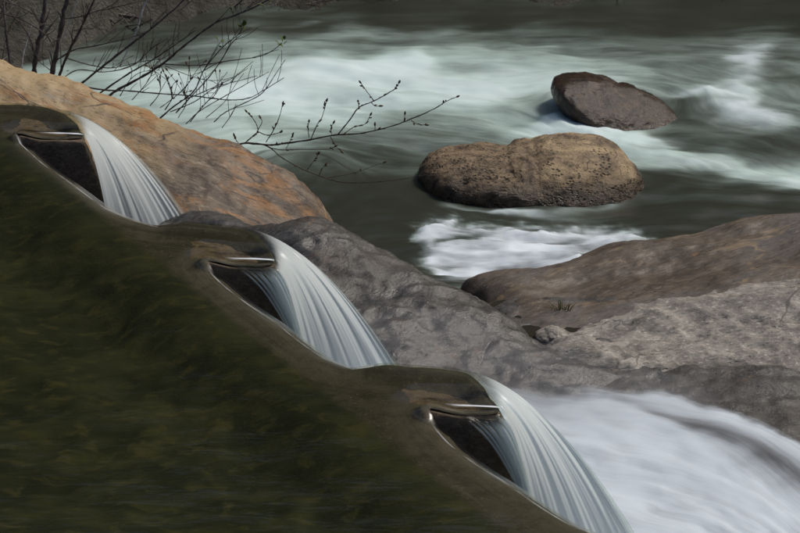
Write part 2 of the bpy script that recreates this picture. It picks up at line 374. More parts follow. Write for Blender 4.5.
# rock shelf under everything on the near shore
def shelf():
    xs = np.arange(-1.6, 4.4, .02); ys = np.arange(4.3, 9.7, .02); X, Y = np.meshgrid(xs, ys, indexing='ij')
    p = np.stack([X, Y, 0 * X], -1)
    Z = -.82 + .03 * fbm(p * 1.3 + 3, 4) + .016 * fbm(p * 6, 4, .6) + (ridged(p * np.array([1.2, 3.2, 1]) + 7, 3) - 1) * .014
    Z += np.round(fbm(p * np.array([.9, 2.4, 1]), 2) * 4) / 4 * .03
    Z -= sst(9.0, 9.6, Y + .15 * X * 0) * .6 * sst(.2, -.2, X - 1.5) + sst(9.3, 9.7, Y) * .5
    me = mesh('rock_shelf', np.stack([X, Y, Z], -1), gridfaces(*X.shape)); tag(link('rock_shelf', me, M['shelf_rock']), kind='structure')
shelf()

crest1 = [(-90, 38, 10.35), (0, 60, 10.25), (45, 73, 10.2), (90, 89, 10.12), (135, 106, 10.05), (180, 126, 9.97), (220, 139, 9.92), (255, 152, 9.86), (285, 170, 9.8), (310, 190, 9.74), (328, 207, 9.68)]
face1 = [(-90, 90, 9.9), (0, 98, 9.9), (60, 115, 9.82), (120, 128, 9.78), (180, 150, 9.66), (120, 175, 9.42), (200, 178, 9.46), (250, 178, 9.55), (200, 205, 9.25), (260, 205, 9.36), (310, 212, 9.46), (60, 160, 9.45), (334, 219, 9.55)]
low1 = [(x, 8.9, -.8) for x in (-3.2, -2.4, -1.6, -.9)] + [(-.2, 9.6, -1.3), (-.25, 9.9, -1.4)]
crest1 = [(a, b, d + .4) for a, b, d in crest1]; face1 = [(a, b, d + .4) for a, b, d in face1]; low1 = [(x, y + .4, z - .05) for x, y, z in low1]
tag(rockfield('boulder', M['ochre_rock'], crest1 + face1, [q + (.5, 1.0) for q in crest1], low1, amp=.030, freq=2.2, fine=.005, ridge=.010, seed=2.0),
    'large ochre and rust coloured boulder behind the uppermost fall', 'boulder')

crest2 = [(200, 217, 9.4), (235, 221, 9.25), (265, 225, 9.05), (300, 220, 9.1), (340, 226, 9.08), (372, 243, 9.0), (420, 270, 8.85), (450, 285, 8.75), (485, 304, 8.6), (520, 327, 8.45), (546, 347, 8.3)]
face2 = [(300, 262, 8.6), (350, 290, 8.45), (390, 300, 8.42), (430, 315, 8.3), (480, 333, 8.26), (400, 345, 8.05), (450, 350, 8.08), (520, 350, 8.14), (250, 300, 8.15), (330, 330, 8.1)]
low2 = [(-1.7, 9.0, -.9), (-1.3, 8.8, -.85), (-.9, 8.4, -.85)] + [(x, 7.75, -.85) for x in (-.3, .2, .7)] + [(1.2, 8.0, -.85), (1.25, 8.5, -.88)]
tag(rockfield('boulder', M['grey_rock'], crest2 + face2, [q + (.42, .7) for q in crest2], low2, amp=.026, freq=2.4, fine=.005, ridge=.016, seed=5.0, lam=.006, stretch=(.8, 1.2, 1)),
    'dark grey wet rock sloping down behind the middle fall', 'boulder')

crest3 = [(462, 284, 9.42), (486, 275, 9.46), (519, 273, 9.5), (548, 268, 9.55), (600, 247, 9.72), (651, 240, 9.76), (715, 227, 9.9), (779, 219, 9.98), (830, 214, 10.0), (900, 208, 10.1)]
face3 = [(500, 292, 9.15), (560, 290, 9.15), (600, 275, 9.3), (650, 268, 9.36), (720, 255, 9.42), (790, 250, 9.4), (515, 308, 8.86), (560, 307, 8.84), (610, 306, 8.84), (680, 296, 8.92), (740, 284, 8.98), (800, 276, 9.02), (860, 270, 9.0), (900, 262, 9.1)]
low3 = [(x, 8.45, -.86) for x in (.6, 1.2, 1.9, 2.6)] + [(.25, 9.2, -1.2), (.15, 9.5, -1.3), (2.9, 8.7, -.8)]
tag(rockfield('rock_slab', M['brown_rock'], crest3 + face3, [q + (.4, .7) for q in crest3], low3, amp=.022, freq=1.8, fine=.0035, ridge=.010, seed=9.0, stretch=(.8, 1.3, 1)),
    'broad brown rock slab beside the white water pocket', 'rock slab')

crest4 = [(556, 346, 8.16), (588, 338, 8.28), (630, 323, 8.42), (648, 315, 8.46), (690, 307, 8.52), (732, 300, 8.55), (766, 295, 8.56), (800, 291, 8.58), (860, 284, 8.6), (930, 280, 8.6)]
face4 = [(610, 345, 8.24), (650, 338, 8.3), (700, 332, 8.34), (750, 325, 8.36), (800, 320, 8.38), (870, 315, 8.4), (575, 353, 8.08), (610, 357, 8.06), (655, 363, 8.03), (715, 362, 8.06), (757, 363, 8.05), (800, 365, 8.05), (870, 365, 8.05), (930, 365, 8.05)]
low4 = [(x, 8.02, -.98) for x in (.9, 1.4, 2.0, 2.7)] + [(.55, 8.2, -.97), (.5, 8.0, -.97), (.6, 8.4, -.97)]
crest4 = [(a, b, d + .13) for a, b, d in crest4]; face4 = [(a, b, d + .13) for a, b, d in face4]
tag(rockfield('boulder', M['pale_rock'], crest4 + face4, [q + (.35, .09) for q in crest4], low4, cut=-.95, amp=.018, freq=3.0, fine=.006, ridge=.018, seed=13.0, stretch=(.8, 1, 1.2)),
    'pale grey pitted rock in front of the brown slab, wedge shaped', 'boulder')

# ------------------------------------------------------------------ free-standing river boulders
def boulder(name, mat, outline, d, depth, label, sub=6, planes=(), amp=.03, freq=3.0, fine=.01, seed=0.0, ridge=0.0, pw=.85, pits=0.0, pit_x=None, group=None, zc=None):
    pts = Wd(np.array([q[0] for q in outline]), np.array([q[1] for q in outline]), d)
    c = pts.mean(0); R2 = pts - c
    ang = np.arctan2(R2[:, 2], R2[:, 0]); rad = np.hypot(R2[:, 2], R2[:, 0]); o = np.argsort(ang); ang, rad = ang[o], rad[o]
    ang = np.r_[ang - 2 * np.pi, ang, ang + 2 * np.pi]; rad = np.r_[rad, rad, rad]
    bm = bmesh.new(); bmesh.ops.create_icosphere(bm, subdivisions=sub, radius=1); V = np.array([v.co[:] for v in bm.verts])
    th = np.arctan2(V[:, 2], V[:, 0]); sn = np.hypot(V[:, 0], V[:, 2]) ** pw
    rr = sum(np.interp(th + e, ang, rad) for e in (-.1, -.05, 0, .05, .1)) / 5
    Pv = np.stack([rr * sn * np.cos(th), np.sign(V[:, 1]) * np.abs(V[:, 1]) ** .9 * depth, rr * sn * np.sin(th)], -1)
    for (nx, ny, nz, dist, k) in planes:
        nn = np.array([nx, ny, nz], float); nn /= np.linalg.norm(nn); ex = np.maximum(0, Pv @ nn - dist); Pv = Pv - nn * (ex * k)[:, None]
    nv = V / np.linalg.norm(V, axis=1)[:, None]
    dsp = fbm(Pv * freq + seed, 4) * amp + fbm(Pv * freq * 6 + seed, 3, .6) * fine + (ridged(Pv * freq * 2 + seed, 3) - 1) * ridge
    if pits:
        pm = np.clip((pnoise(Pv * 21 + seed) - .18) * 4, 0, 1) * (sst(pit_x[1], pit_x[0], Pv[:, 0]) if pit_x else 1); dsp = dsp - pm * pits
    Pv = Pv + nv * dsp[:, None]
    for v, q in zip(bm.verts, Pv): v.co = q
    me = bpy.data.meshes.new(name); bm.to_mesh(me); bm.free()
    ob = link(name, me, mat); ob.location = c
    return tag(ob, label, 'boulder', group)
boulder('boulder', M['tan_rock'], [(418, 168), (432, 158), (455, 154), (485, 157), (505, 158), (535, 151), (560, 144), (580, 142), (605, 145), (625, 156), (640, 174), (652, 196), (650, 230), (600, 250), (520, 250), (440, 235), (415, 205)],
        11.25, .5, 'tan pock-marked boulder in midstream, lower of the two', amp=.028, freq=3, fine=.005, seed=3, ridge=.008, pits=.018, pit_x=(-.35, .05), planes=[(.1, -.8, 1, .32, .4)])
boulder('boulder', M['wet_rock'], [(549, 84), (556, 79), (575, 78), (596, 81), (620, 88), (645, 97), (665, 106), (682, 122), (690, 150), (640, 165), (592, 160), (575, 132), (562, 110)],
        12.6, .42, 'dark brown wet boulder with bright glints, higher upstream', amp=.012, freq=3.5, fine=.006, seed=8, ridge=.006, planes=[(.4, -.7, .9, .17, .5)])

# far bank: litter slope, boulders, dead twigs
def bank():
    line = [(-260, 150), (-100, 95), (30, 72), (75, 52), (110, 36), (160, 26), (240, 17), (330, 9), (450, 4), (600, 1), (800, 0), (1100, -4)]
    L = catmull([W(a, b, RIV) for a, b in line], 10)
    xs = np.arange(-8, 8, .06); ys = np.arange(10.5, 19, .06); X, Y = np.meshgrid(xs, ys, indexing='ij')
    yl = np.interp(X, L[:, 0], L[:, 1]); e = Y - yl; p = np.stack([X, Y, 0 * X], -1)
    Z = -1.25 + sst(-.6, 1.2, e) * .55 + np.maximum(0, e - .2) * .5 + fbm(p * 1.2, 5, .55) * .2 + fbm(p * 5, 3, .6) * .05
    f = gridfaces(*X.shape); f = f[(Z.ravel()[f] > -1.3).any(1) & (e.ravel()[f] > -1.2).any(1)]
    used = np.unique(f); rm = np.full(X.size, -1); rm[used] = np.arange(len(used))
    tag(link('far_bank', mesh('far_bank', np.stack([X, Y, Z], -1).reshape(-1, 3)[used], rm[f]), M['bank']), kind='structure')
    zi = lambda x, y: float(Z[min(max(int((x + 8) / .06), 0), X.shape[0] - 1), min(max(int((y - 10.5) / .06), 0), X.shape[1] - 1)])
    rnd = random.Random(4)
    # dead sticks lying on the bank
    V, F = [], []
    for k in range(1300):
        x = rnd.uniform(-4.5, 3.5); y = np.interp(x, L[:, 0], L[:, 1]) + rnd.uniform(.15, 2.6); z = zi(x, y)
        a = rnd.uniform(0, 6.28); ln = rnd.uniform(.1, .6); r = rnd.uniform(.003, .009); t = rnd.uniform(-.1, .8)
        p0 = np.array([x, y, z + .01]); p1 = p0 + ln * np.array([math.cos(a), math.sin(a), t]); s = np.cross(p1 - p0, [.2, .4, 1]); s = s / np.linalg.norm(s) * r; u = np.cross(p1 - p0, s); u = u / np.linalg.norm(u) * r
        b = len(V)
        for q, m in ((p0, 1), (p1, .5)): V += [q + s * m, q + (-.5 * s + .87 * u) * m, q + (-.5 * s - .87 * u) * m]
        F += [(b, b + 1, b + 4, b + 3), (b + 1, b + 2, b + 5, b + 4), (b + 2, b, b + 3, b + 5)]
    tag(link('dead_twigs', mesh('dead_twigs', np.array(V), F), M['dead']), 'dead brown sticks littering the far bank', 'debris', kind='stuff')
bank()
# ------------------------------------------------------------------ river surface
def river():
    px = np.concatenate([np.linspace(-700, -160, 28), np.arange(-150, 960, 3), np.linspace(965, 1500, 28)]); py = np.arange(-22, 330, 1.6)
    PX, PY = np.meshgrid(px, py, indexing='ij'); P = W(PX, PY, RIV)
    # air content of the water: hand-placed spots in image pixels (x, y, air)
    C = np.array([(0, 60, .25), (0, 100, .5), (60, 85, .6), (110, 60, .35), (140, 78, .75), (200, 88, .85), (250, 70, .66), (270, 95, .95), (330, 72, .95), (400, 68, .97), (330, 105, .78), (290, 130, .55), (240, 130, .7),
        (400, 100, .8), (460, 92, .9), (520, 80, .8), (480, 60, .62), (300, 48, .5), (350, 40, .4), (430, 40, .36), (200, 55, .4), (140, 45, .16), (110, 30, .16), (200, 30, .08), (300, 26, .14), (400, 22, .1), (500, 20, .06), (600, 20, .08), (700, 20, .04), (800, 18, .05), (400, 5, .02), (700, 5, .02),
        (520, 40, .3), (600, 45, .3), (680, 42, .28), (560, 62, .6), (620, 66, .55), (690, 75, .42), (690, 55, .36), (740, 50, .35), (722, 90, .5), (760, 78, .34), (790, 60, .35), (800, 100, .4), (700, 110, .22), (740, 125, .3), (690, 140, .22),
        (530, 110, .55), (500, 122, .62), (560, 128, .85), (610, 138, .8), (660, 152, .62), (700, 162, .6), (740, 172, .66), (790, 182, .75), (760, 150, .2), (800, 150, .22), (450, 125, .5), (420, 140, .34), (360, 140, .34), (330, 160, .24), (380, 160, .2), (400, 185, .06), (340, 200, .05), (360, 220, .05), (420, 215, .05), (480, 150, .36), (400, 250, .05), (420, 270, .06),
        (700, 180, .2), (670, 190, .1), (740, 200, .14), (800, 205, .1), (700, 215, .04), (640, 222, .05), (570, 212, .18), (500, 214, .12), (450, 214, .08), (900, 190, .6), (900, 80, .4), (1000, 60, .2), (500, 300, .3), (-200, 90, .4), (640, 235, .1)], float)
    q = np.stack([PX.ravel(), PY.ravel()], -1)
    wob = np.stack([fbm(np.c_[q[:, 0] / 90, q[:, 1] / 22, 0 * q[:, 0]] + s, 3) for s in (1.5, 8.5)], -1)
    qq = q + wob * np.array([26, 7.0])
    foam = np.zeros(len(q)); ws = np.zeros(len(q)) + 1e-9
    for x, y, v in C:
        s = 15 + .0 * y; r2 = ((qq[:, 0] - x) / (2.5 * s)) ** 2 + ((qq[:, 1] - y) / (.75 * s)) ** 2; wgt = 1 / (r2 + .12) ** 2; foam += wgt * v; ws += wgt
    foam = foam / ws
    white = sst(.55, 1.0, foam) * .45
    def band(pts, wid, val, wh, soft=1.0):       # crest of broken water along a line
        nonlocal foam, white
        L = catmull(pts, 6); d = np.full(len(q), 1e9); t = np.zeros(len(q))
        for i in range(len(L) - 1):
            a, b = L[i], L[i + 1]; ab = b - a; h = np.clip(((qq - a) @ ab) / (ab @ ab), 0, 1); e = (qq - a - h[:, None] * ab) * np.array([.55, 1.0]); dd = np.hypot(e[:, 0], e[:, 1]); m = dd < d
            d = np.where(m, dd, d); t = np.where(m, (i + h) / (len(L) - 1), t)
        g = np.exp(-(d / wid) ** 2 * soft) * sst(0, .2, t) * sst(1, .75, t) * np.clip(.75 + .7 * wob[:, 1] + .3 * wob[:, 0], .1, 1.1)
        foam = foam + (1 - foam) * g * val; white = np.maximum(white, g * wh)
    band([(772, 44), (745, 60), (735, 82), (728, 98), (742, 112), (775, 122), (810, 126)], 11, .6, .7)
    band([(726, 92), (738, 102), (748, 108)], 12, .5, .7)
    band([(668, 98), (700, 96), (735, 94)], 4, .5, .6)
    band([(570, 122), (590, 127), (640, 138), (690, 142)], 5, .5, .6)
    band([(500, 127), (560, 133), (640, 148), (720, 166), (800, 186), (850, 200)], 9, .4, .4)
    band([(543, 76), (546, 92), (560, 116), (575, 126)], 6, .35, .3)
    band([(548, 76), (580, 74), (640, 88), (690, 106)], 4, .25, .2)
    band([(505, 212), (535, 216), (570, 214)], 5, .5, .6)
    band([(255, 28), (290, 24), (320, 27)], 3, .3, .4)
    band([(95, 22), (104, 16), (112, 12)], 5, .8, 1)
    foam = np.clip(foam, 0, 1) ** 1.22
    band([(550, 108), (566, 124), (590, 133), (625, 135), (665, 130)], 4, .55, .6)
    band([(425, 204), (460, 211), (520, 213), (590, 209), (640, 198)], 3, .25, .3)
    # white pocket between the tan boulder and the slab
    poly = np.array([(414, 228), (440, 221), (452, 219), (462, 228), (500, 226), (540, 230), (590, 228), (625, 229), (655, 240), (620, 250), (600, 256), (560, 276), (500, 284), (440, 276), (420, 262), (424, 246), (416, 238)], float)
    qp = q + np.stack([fbm(np.c_[q / np.array([40, 10]), 0 * q[:, 0]] + 3, 4), fbm(np.c_[q / np.array([30, 12]), 0 * q[:, 0]] + 30, 4)], -1) * np.array([9, 3.2])
    sdp = sdist(qp, poly); mk = sst(8.0, -9.0, sdp + 5 * fbm(np.c_[q / np.array([16, 4]), 0 * q[:, 0]] + 9, 3))
    mk = mk * (1 - .75 * np.exp(-((qp[:, 1] - (244 - .16 * (qp[:, 0] - 440) - .0 * qp[:, 0])) / 2.4) ** 2) * sst(425, 440, qp[:, 0]) * sst(500, 470, qp[:, 0]))
    foam = foam + (np.clip(.64 + .40 * fbm(np.c_[q / np.array([55, 7]), 0 * q[:, 0]] + 19, 4), 0, 1) - foam) * mk; white = np.maximum(white, mk)
    foam = np.clip(foam, 0, 1); white = np.clip(white, 0, 1)
    # flow lines
    u = q[:, 0].copy(); slope = np.interp(q[:, 1], [0, 60, 110, 170, 230], [.0, .02, .10, .16, .06]) * sst(350, 560, q[:, 0])
    psi = q[:, 1] - slope * (q[:, 0] - 450)
    psi += np.interp(q[:, 0], [0, 150, 300, 420, 560], [-12, 0, 6, 2, 0]) + 4 * fbm(np.c_[q[:, 0] / 180, q[:, 1] / 50, 0 * u] + 4, 3) + 1.0 * fbm(np.c_[q[:, 0] / 60, q[:, 1] / 14, 0 * u] + 14, 3)
    for cx, cy, rx, ry in ((610, 112, 75, 30), (535, 190, 125, 34), (300, 190, 60, 40)):
        r2 = ((q[:, 0] - cx) / rx) ** 2 + ((q[:, 1] - cy) / ry) ** 2; psi -= (q[:, 1] - cy) * .8 / np.maximum(r2, .8) * np.exp(-r2 * .12)
    swirl = np.hypot((q[:, 0] - 800) / 1.6, q[:, 1] - 86); k = .0 * np.exp(-(swirl / 55) ** 2); psi = psi * (1 - k) + (swirl + .5 * q[:, 0] - 380) * .5 * k
    # relief of the water
    st = fbm(np.c_[u / 140, psi / 15, 0 * u] + 2, 4, .55)
    z = .045 * st * (0.12 + foam) + .02 * sst(.3, 1, foam) + .03 * fbm(np.c_[q[:, 0] / 130, q[:, 1] / 30, 0 * u] + 6, 3)
    z *= sst(-25, 0, q[:, 1]) * .7 + .3
    P = P.reshape(-1, 3); P[:, 2] += z
    me = mesh('river_water', P, gridfaces(*PX.shape)); attr(me, 'foam', foam); attr(me, 'white', white); uvs(me, u, psi)
    tag(link('river_water', me, M['river']), kind='structure')

def sdist(q, poly):                               # signed distance to a closed outline, negative inside
    d = np.full(len(q), 1e9); ins = np.zeros(len(q), bool); n = len(poly)
    for i in range(n):
        a, b = poly[i], poly[(i + 1) % n]; ab = b - a; L2 = ab @ ab + 1e-12
        h = np.clip(((q - a) @ ab) / L2, 0, 1); e = q - a - h[:, None] * ab; d = np.minimum(d, (e ** 2).sum(-1))
        c = (a[1] > q[:, 1]) != (b[1] > q[:, 1]); ins ^= c & (q[:, 0] < (b[0] - a[0]) * (q[:, 1] - a[1]) / (b[1] - a[1] + 1e-15) + a[0])
    d = np.sqrt(d); return np.where(ins, -d, d)
def lined(q, pts):
    d = np.full(len(q), 1e9)
    for a, b in zip(pts[:-1], pts[1:]):
        ab = b - a; h = np.clip(((q - a) @ ab) / (ab @ ab + 1e-12), 0, 1); e = q - a - h[:, None] * ab; d = np.minimum(d, (e ** 2).sum(-1))
    return np.sqrt(d)
river()

# ------------------------------------------------------------------ weir: pool outline with three spouts
G = lambda pts: np.array([W(a, b, 0.0)[:2] for a, b in pts])
STEP = [
    dict(back=[(-420, 60), (-150, 96), (-60, 102), (0, 103), (28, 103.5), (43, 105.5), (56, 109)], right=[(56, 109), (66, 114), (74, 121), (79, 126), (82, 131)], front=[(82.5, 132), (22, 131.5)],
         rim=[(10, 127), (24, 140), (44, 158), (63, 170), (86, 187), (104, 200), (120, 207), (140, 214), (165, 219.5)], blue=[(2, 118.5), (76, 122)], light=.62, B=((56, 109), (190, 220)), C=((82, 131.5), (105, 203)), D=None),
    dict(back=[(190, 222), (215, 224), (240, 227)], right=[(240, 227), (251, 231), (259, 237), (267, 245), (274, 256)], front=[(275, 258.5), (210, 257)],
         rim=[(203, 256), (221, 275), (247, 295), (271, 310), (300, 333), (322, 348), (345, 357), (370, 361)], blue=[(178, 235.5), (266, 243)], light=.62, B=((244, 228), (396, 362)), C=((275, 258), (304, 345)), D=((210, 257), (275, 308))),
    dict(back=[(395, 364), (434, 367), (456, 369)], right=[(456, 369), (468, 372), (479, 381.5), (489, 392), (500, 402)], front=[(502, 405), (432, 404.5)],
         rim=[(424, 402), (433, 415), (449, 434), (479, 456), (503, 470), (540, 496), (570, 514), (600, 525)], blue=[(393, 381), (489, 384)], light=.62, B=((460, 370), (633, 531)), C=((502, 405), (526, 478)), D=((432, 404.5), (506, 466))),
]
TAIL = [(632, 531), (670, 535), (720, 545), (745, 575), (700, 640), (400, 720), (-300, 720)]
FAR = [(-900, 400), (-700, 60)]
rim_pts = []
for s in STEP: rim_pts += s['back'] + s['right'][1:-1] + s['front'] + s['rim']
OUT = G(rim_pts + TAIL + FAR)
NE = len(rim_pts) + 4
def smooth_poly(p, it=1):
    for _ in range(it):
        a = p; b = np.roll(p, -1, 0); p = np.stack([.8 * a + .2 * b, .2 * a + .8 * b], 1).reshape(-1, 2)
    return p
OUTS = smooth_poly(OUT, 2)
RIGHTS = [catmull(G(s['back'][-4:] + s['right'][1:]), 4) for s in STEP]
FRONTS = [G(s['front']) for s in STEP]
def tread(q):
    """draw-down of the surface over each block: returns height offset, tread coordinate"""
    dz = np.zeros(len(q)); vv = np.full(len(q), -1.0)
    for s in STEP:
        (K, Bb) = G(s['blue']); (Cc, Dd) = G(s['front'])
        def side(a, b):
            t = (b - a) / np.linalg.norm(b - a); nrm = np.array([t[1], -t[0]]); return (q - a) @ nrm, (q - a) @ t / np.linalg.norm(b - a)
        db, ub = side(K, Bb); df, uf = side(Dd, Cc)
        v = db / np.maximum(db - df, 1e-3); span = np.linalg.norm(Bb - K)
        m = (db > -.03) & (ub > -.5) & (ub < 1.35) & (df < .3) & (db < .8)
        v = np.where(db - df < 1e-3, 1, np.clip(v, 0, 1.3))
        e = (Dd - K) / np.linalg.norm(Dd - K); hyp = (q - K) @ np.array([-e[1], e[0]])       # inside the draw-down, right of the line K-D
        fade = sst(-.01, .11, hyp) * sst(-.02, .05, db)
        z = -.017 * sst(-.02, .34, v) - .003 * sst(.3, .62, v) - .006 * sst(s['light'] - .01, s['light'] + .09, v)
        dz = np.where(m, z * fade, dz); vv = np.where(m, v, vv)
    return dz, vv
def pool_height(q, sd=None):
    sd = sdist(q, OUTS) if sd is None else sd; sg = np.sign(sd)
    L = .17; z = -1.36 * np.maximum(0, sd + L) ** 2
    df = np.minimum.reduce([lined(q, f) for f in FRONTS]); sf = sg * df
    near = sst(.02, .10, df)                       # tighter roll-off where the spout ends over the block
    zt = -34.0 * np.maximum(0, sd + .006) ** 2
    z = z * near + zt * (1 - near)
    dr = np.minimum.reduce([lined(q, f) for f in RIGHTS]); nr = sst(.01, .20, dr); z = z * nr - 5.0 * np.maximum(0, sd + .008) ** 2 * (1 - nr)
    dz, vv = tread(q)
    z = z + dz
    return z, sd, vv
def clipped(q, z, sd, shape, CUT, skirt=None, skip=None):
    """grid cut cleanly along the sd == CUT contour; optional wall dropped from that contour"""
    f = gridfaces(*shape); inn = sd[f] <= CUT; keep = f[inn.all(1)]; mixc = f[inn.any(1) & ~inn.all(1)]
    verts = np.c_[q, z].tolist(); sdl = sd.tolist(); faces = keep.tolist(); cache = {}
    def cutpt(a, b):
        k = (min(a, b), max(a, b))
        if k not in cache:
            t = (CUT - sdl[a]) / (sdl[b] - sdl[a]); p = [verts[a][i] + t * (verts[b][i] - verts[a][i]) for i in range(3)]; verts.append(p); sdl.append(CUT); cache[k] = len(verts) - 1
        return cache[k]
    edges = []
    for fc in mixc.tolist():
        o = []; c = []
        for i in range(4):
            a, b = fc[i], fc[(i + 1) % 4]
            if sdl[a] <= CUT: o.append(a)
            if (sdl[a] <= CUT) != (sdl[b] <= CUT): o.append(cutpt(a, b)); c.append(o[-1])
        if len(o) >= 3: faces.append(o)
        if len(c) == 2: edges.append(c)
    if skirt is not None:
        low = {}
        def lo(a):
            if a not in low: verts.append([verts[a][0], verts[a][1], skirt]); sdl.append(CUT); low[a] = len(verts) - 1
            return low[a]
        for a, b in edges:
            if skip is None or not skip(verts[a]): faces.append([a, b, lo(b), lo(a)])
    V = np.array(verts); used = np.unique(np.concatenate([np.ravel(x) for x in faces])); rm = np.full(len(V), -1); rm[used] = np.arange(len(used))
    return V[used], [[int(rm[i]) for i in fc] for fc in faces], np.array(sdl)[used]
def pool():
    st = .014; xs = np.arange(-4.6, 1.7, st); ys = np.arange(4.3, 10.9, st); X, Y = np.meshgrid(xs, ys, indexing='ij'); q = np.stack([X.ravel(), Y.ravel()], -1)
    z, sd, vv = pool_height(q)
    z = z + .0025 * fbm(np.c_[q * np.array([2.2, 4]), 0 * q[:, 0]], 3) * sst(0, -.3, sd)
    sc = np.where(sd > 0, sd * (1 + 5.0 * sst(.11, .06, np.minimum.reduce([lined(q, f) for f in FRONTS + RIGHTS]))), sd)
    V, F, S = clipped(q, z, sc, X.shape, .055)
    S = sdist(V[:, :2], OUTS)
    me = bpy.data.meshes.new('pool_water'); me.from_pydata(V.tolist(), [], F); me.update()
    q2 = V[:, :2]
    rims = np.minimum.reduce([lined(q2, catmull(G(s['rim']), 4)) for s in STEP])
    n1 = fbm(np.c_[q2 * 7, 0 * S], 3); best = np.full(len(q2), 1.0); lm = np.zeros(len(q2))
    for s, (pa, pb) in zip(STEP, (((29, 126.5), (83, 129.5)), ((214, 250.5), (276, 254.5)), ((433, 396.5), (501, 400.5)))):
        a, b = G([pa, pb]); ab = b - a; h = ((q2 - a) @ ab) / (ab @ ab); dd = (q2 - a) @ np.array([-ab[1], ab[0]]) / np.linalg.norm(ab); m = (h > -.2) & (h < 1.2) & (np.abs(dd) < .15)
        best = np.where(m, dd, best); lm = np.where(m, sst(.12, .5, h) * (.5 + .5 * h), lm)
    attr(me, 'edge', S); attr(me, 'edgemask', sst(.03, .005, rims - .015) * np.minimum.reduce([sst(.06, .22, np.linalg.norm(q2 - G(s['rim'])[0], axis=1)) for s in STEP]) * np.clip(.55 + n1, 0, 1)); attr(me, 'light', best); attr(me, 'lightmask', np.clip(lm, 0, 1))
    attr(me, 'ripple', np.clip(.25 + .75 * sst(-.08, -.35, S), 0, 1))
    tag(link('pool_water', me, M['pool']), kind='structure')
pool()

# pool bed, and the weir itself: a sill, reflected light painted along its rim, just under the surface that slopes back into the pool
INNER = catmull(G([(-420, 90), (-60, 115), (0, 146), (50, 187), (100, 227), (200, 307), (280, 373), (350, 428), (480, 530), (560, 594), (640, 654)]), 6)
def bed_height(q, hz, sd):
    o = np.argsort(INNER[:, 1]); xi = np.interp(q[:, 1], INNER[o, 1], INNER[o, 0]); e = q[:, 0] - xi; p = np.c_[q, 0 * e]
    k = sst(.03, -.40, e)
    top = hz - .007 - .036 * sst(-.01, -.14, sd) + .003 * fbm(p * 11, 3) - .002
    deep = -.17 + .03 * fbm(p * 2, 4) + .03 * np.clip(pnoise(p * np.array([7, 5, 1])), 0, 1)
    return np.minimum(top, top * (1 - k) + deep * k), e, k
def bed():
    xs = np.arange(-4.6, 1.8, .03); ys = np.arange(4.2, 11, .03); X, Y = np.meshgrid(xs, ys, indexing='ij'); q = np.stack([X.ravel(), Y.ravel()], -1)
    sd = sdist(q, OUTS); z, e, k = bed_height(q, 0 * sd, sd); f = gridfaces(*X.shape); f = f[((sd[f] < -.1) & (e[f] < -.2)).all(1)]
    used = np.unique(f); rm = np.full(X.size, -1); rm[used] = np.arange(len(used))
    tag(link('pool_bed', mesh('pool_bed', np.c_[q, z - .005][used], rm[f]), M['bed']), kind='structure')
bed()
weir = tag(empty('weir', tuple(W(230, 270, -.9))), 'low weir under the dark pool edge with three projecting blocks', 'weir')
def sill():
    st = .016; xs = np.arange(-4, 1.7, st); ys = np.arange(4.4, 10.8, st); X, Y = np.meshgrid(xs, ys, indexing='ij'); q = np.stack([X.ravel(), Y.ravel()], -1)
    hz, sd, vv = pool_height(q); z, e, k = bed_height(q, hz, sd)
    z = z - .010 * sst(-.3, -.6, e); sc = sd.copy()
    sc = np.where(sd > 0, sd * (1 + 5.5 * sst(.11, .06, np.minimum.reduce([lined(q, f) for f in FRONTS + RIGHTS]))), sd)
    V, F, S = clipped(q, z, sc, X.shape, .046, skirt=-.95, skip=lambda v: min(lined(np.array([v[:2]]), f)[0] for f in FRONTS + RIGHTS) < .03)
    e2 = bed_height(V[:, :2], 0 * S, S)[1]; F = [f for f in F if not all(e2[i] < -.66 for i in f)]
    S = sdist(V[:, :2], OUTS); e2 = bed_height(V[:, :2], 0 * S, S)[2]
    me = bpy.data.meshes.new('sill'); me.from_pydata(V.tolist(), [], F); me.update(); attr(me, 'moss', sst(.15, .09, bed_height(V[:, :2], 0 * S, S)[1] + .012 * fbm(np.c_[V[:, :2] * 4, 0 * S], 4))); attr(me, 'rim_sheen', sst(-.20, -.03, S) * np.where(np.minimum.reduce([lined(V[:, :2], f) for f in RIGHTS]) < .12, .35, 1.0)); uvs(me, V[:, 0] * .55 - V[:, 1] * .83, S)  # paler towards the rim: mask for the painted reflection
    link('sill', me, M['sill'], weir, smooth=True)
sill()
